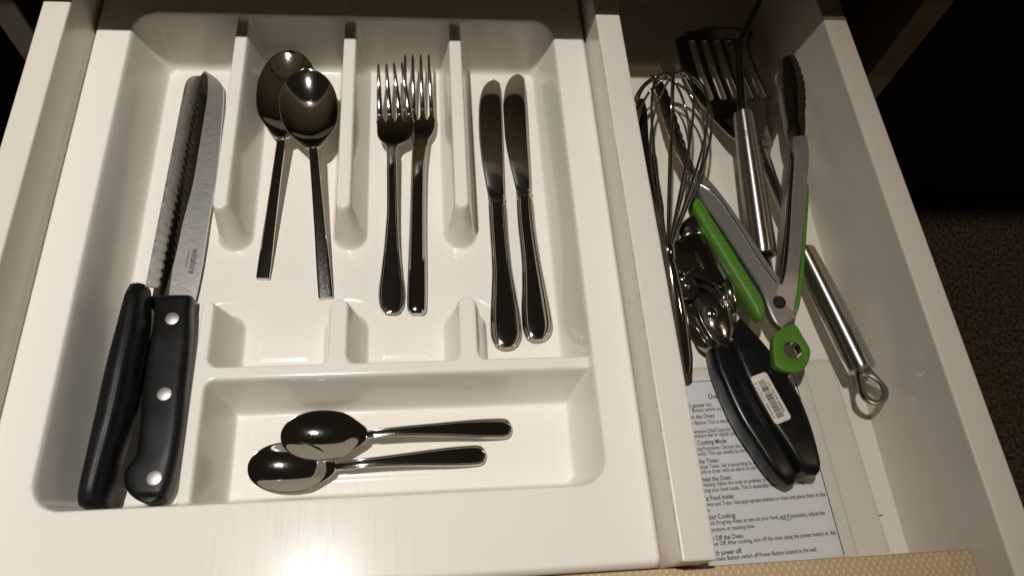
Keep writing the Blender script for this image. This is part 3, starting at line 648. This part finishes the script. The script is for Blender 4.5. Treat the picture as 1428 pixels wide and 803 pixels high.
# ------------------------------------------------------------------ can opener
root = thing('can_opener', 'steel can opener with glossy black handles and a white barcode sticker', 'can opener', (*P(1050, 560, 0)[:2], 0))
zh = .0185
def hrow(l, r, z, t): return [(a, b, z_, t_) for a, b, z_, t_ in zip(l, r, z, t)]
lh = [((992, 468), (1012, 470)), ((986, 480), (1018, 484)), ((993, 512), (1027, 516)), ((1005, 545), (1040, 548)), ((1025, 588), (1062, 588)), ((1052, 630), (1085, 622)), ((1072, 659), (1099, 646)), ((1087, 674), (1107, 662)), ((1096, 679), (1106, 673))]
rh = [((1014, 470), (1029, 446)), ((1017, 483), (1036, 455)), ((1027, 515), (1062, 486)), ((1041, 548), (1090, 524)), ((1063, 588), (1114, 570)), ((1087, 622), (1130, 617)), ((1102, 644), (1137, 644)), ((1113, 658), (1138, 658)), ((1122, 664), (1135, 664))]
ribbon('handle', px_rows([(a, b, .0150 if i else .0165, t) for i, ((a, b), t) in enumerate(zip(lh, (.012, .015, .018, .019, .019, .018, .016, .013, .008)))]), M_blkg, root, 60, 44, 5)
h2 = ribbon('handle', px_rows([(a, b, .0215 if i else .0215, t) for i, ((a, b), t) in enumerate(zip(rh, (.010, .014, .018, .0195, .020, .019, .017, .014, .008)))]), M_blkg, root, 60, 44, 5.5)
cn = [(1047, 528), (1068, 517.5), (1104.5, 583), (1083.5, 594)]; zs = .0317
q = [P(*p, zs) for p in cn]; eu = _n(q[2]-q[1]); ev = _n(q[0]-q[1]-eu*np.dot(q[0]-q[1], eu)); LW = np.linalg.norm(q[2]-q[1]); LH = np.linalg.norm(q[0]-q[1])
def st(u, v): p = q[1]+eu*u+ev*v; return np.array([p[0], p[1], zs])
r0 = .0022; oc = []
for cx_, cy_, t0 in ((LW-r0, LH-r0, 0), (r0, LH-r0, 90), (r0, r0, 180), (LW-r0, r0, 270)):
    for t in range(0, 91, 15): oc.append(st(cx_+r0*math.cos(math.radians(t0+t)), cy_+r0*math.sin(math.radians(t0+t)))[:2])
lab = extrude('barcode_label', oc, [], zs-.0010, zs, M_lab, root, .0001)
V = []; Fc = []; u = .0045; rr_ = random.Random(5)
while u < LW-.0035:
    wd = rr_.choice((.00028, .00028, .0005, .0008)); k = len(V)
    V += [st(u, .0040)+[0, 0, .0002], st(u+wd, .0040)+[0, 0, .0002], st(u+wd, .0088)+[0, 0, .0002], st(u, .0088)+[0, 0, .0002]]; Fc.append([k, k+1, k+2, k+3]); u += wd+rr_.choice((.0003, .0003, .0006))
mesh_obj('barcode', V, Fc, M_ink, lab, False)
text('printed_line', '9 317224 888064', lambda a, b: st(.004+a, .0114-b)+[0, 0, .0002], M_ink, lab, width=LW-.008, height=.0022)
text('printed_line', '15 7224 8886', lambda a, b: st(.006+a, .0034-b)+[0, 0, .0002], M_ink, lab, width=LW-.012, height=.0024)
# mechanism
def plate(nm, pts, z0, z1, matl, n=60, bev=.0009):
    o_ = [np.array(p) for p in cr([[*p_, 0] for p_ in pxl(pts+[pts[0]], z1)], n)[:-1, :2]]
    return extrude(nm, o_, [], z0, z1, matl, root, bev, 45)
plate('lower_jaw', [(944, 385), (947, 425), (957, 446), (972, 458), (982, 476), (1000, 486), (1017, 480), (1022, 452), (1012, 425), (1000, 395), (980, 372), (955, 368)], .010, .0215, M_dark)
plate('upper_jaw', [(940, 340), (941, 375), (958, 380), (985, 392), (1003, 400), (1014, 382), (1008, 358), (996, 336), (975, 326), (952, 330)], .0225, .0325, M_dark)
rw = [((968, 420), (1002, 404), .026, .008), ((975, 437), (1012, 412), .0265, .010), ((984, 456), (1019, 430), .0265, .010), ((993, 470), (1024, 447), .0255, .009), ((1004, 482), (1026, 458), .0240, .008), ((1015, 487), (1024, 470), .0225, .006)]
ribbon('jaw_neck', px_rows(rw), M_steelm, root, 40, 26, 2.2)
rw = [((1003, 386), (1018, 380), .029, .004), ((1003, 396), (1024, 390), .0285, .010), ((1006, 412), (1027, 404), .028, .013), ((1014, 428), (1029, 420), .0265, .012), ((1021, 440), (1028, 436), .025, .007)]
ribbon('guide_lobe', px_rows(rw), M_steelm, root, 30, 24, 2.0)
wc = P(957, 398, .031)
lathe('drive_wheel', wc-[0, 0, .006], [(0, 0), (.0088, 0), (.0092, .0008), (.0092, .0045), (.0086, .0054), (.0074, .0054), (.0070, .0046), (.0060, .0046), (.0056, .0058), (.0030, .0060), (.0026, .0072), (.0016, .0080), (0, .0082)], M_steelm, root, 40)
gc = P(951, 369, .0315); go = []
for i in range(56): a = i/56*2*np.pi; rad_ = .0084 if (i//2) % 2 else .0076; go.append(gc[:2]+np.array([math.cos(a), math.sin(a)])*rad_)
extrude('toothed_wheel', go, [], .0325, .0352, M_steelm, root, .0002, 30)
lathe('rivet', P(992, 436, .0305), [(0, 0), (.0042, 0), (.0042, .0012), (.0030, .0022), (0, .0026)], M_steelm, root, 24)
tube('highlight_bar', [P(970, 352, .0335), P(982, 374, .0338)], .0009, M_steel, root, M=8)  # thin bright tubes added as highlights on the jaw steel
tube('highlight_bar', [P(986, 337, .0335), P(995, 354, .0338), P(1000, 369, .0335)], .0010, M_steel, root, 14, 8)
tube('highlight_bar', [P(938, 337, .0335), P(955, 337, .0337)], .0009, M_steel, root, M=8)
tube('highlight_bar', [P(996, 395, .0330), P(1009, 415, .0335), P(1014, 426, .032)], .0010, M_steel, root, 14, 8)
ribbon('turning_key', px_rows([((950, 331), (984, 331), .026, .008), ((947, 322), (984, 322), .0265, .011), ((951, 312), (980, 313), .0265, .012), ((959, 305), (973, 306), .026, .010), ((964, 303), (968, 303), .026, .005)]), M_blk, root, 30, 26, 2.2)
ribbon('key_collar', px_rows([((949, 334), (985, 334), .027, .008), ((951, 329), (984, 328), .0275, .010), ((953, 323), (980, 322), .0275, .010)]), M_steelm, root, 20, 24, 2.4)

# ------------------------------------------------------------------ balloon whisk
root = thing('balloon_whisk', 'steel wire balloon whisk leaning along the partition board', 'whisk', (*P(935, 345, 0)[:2], 0))
c0 = P(931, 350, .0470); top = P(938, 103, .0420); ax = top-c0; Lw = np.linalg.norm(ax); ax /= Lw
s0 = _n(np.cross(ax, [0, 0, 1])); u0 = np.cross(s0, ax)
for k in range(6):
    ph = math.pi*k/6+.2; dv_ = s0*math.cos(ph)+u0*math.sin(ph)*.82; pts = []; LL = Lw-.0016*k
    for t in np.linspace(-1, 1, 61):
        tau = math.pi*(1-abs(t)); a = (1-math.cos(tau))/2
        rr = .0268*math.sin(tau)*(a**.75)*1.55+.0022*(1-a)**4
        pts.append(c0+ax*(LL*a)+dv_*math.copysign(rr, t))
    tube('wire', pts, .0010, M_steel, root, M=7)
e1 = P(955, 512, .0200); d_ = _n(e1-c0); hl_ = np.linalg.norm(e1-c0)
lathe('collar', c0-d_*.004, [(0, 0), (.0040, 0), (.0046, .0012), (.0046, .010), (.0040, .011), (0, .011)], M_steel, root, 24, d_)
lathe('handle', c0+d_*.006, [(0, 0), (.0034, 0), (.0044, .004), (.0058, .02), (.0068, hl_*.5), (.0060, hl_*.85), (.0045, hl_*.97), (.003, hl_), (0, hl_)], M_steel, root, 28, d_)

root = thing('black_utensil', 'black utensil half hidden against the partition board under the whisk', 'utensil', (*P(905, 250, 0)[:2], 0))
ribbon('handle', px_rows([((890, 219), (906, 217), .008, .008), ((884, 224), (915, 222), .008, .013), ((889, 260), (919, 258), .008, .0135), ((897, 295), (925, 294), .008, .0135), ((903, 308), (923, 307), .008, .010)]), M_blk, root, 40, 24, 3)
ribbon('shaft', px_rows([((886, 140), (898, 139), .006, .003), ((887, 150), (901, 150), .006, .004), ((889, 190), (904, 190), .0065, .005), ((892, 222), (906, 222), .007, .006)]), M_blk, root, 30, 20, 3)
c_ = P(1228, 718, 0); cr_ = random.Random(2); V = []
for i in range(5):
    for j in range(6): V.append(c_+[(-.0016+.0008*i), .0005*math.sin(j*1.05)*(1-abs(i-2)*.3)*cr_.uniform(.6, 1.2), .0004+.0004*math.cos(j*1.05)])
cb = fixn('crumb', V, loft_faces(5, 6), M_etch, None, True); cb['label'] = 'tiny dark crumb on the bare drawer base beside the instruction sheet'; cb['category'] = 'crumb'
for o in bpy.data.objects:
    if '_b' in o: del o['_b']
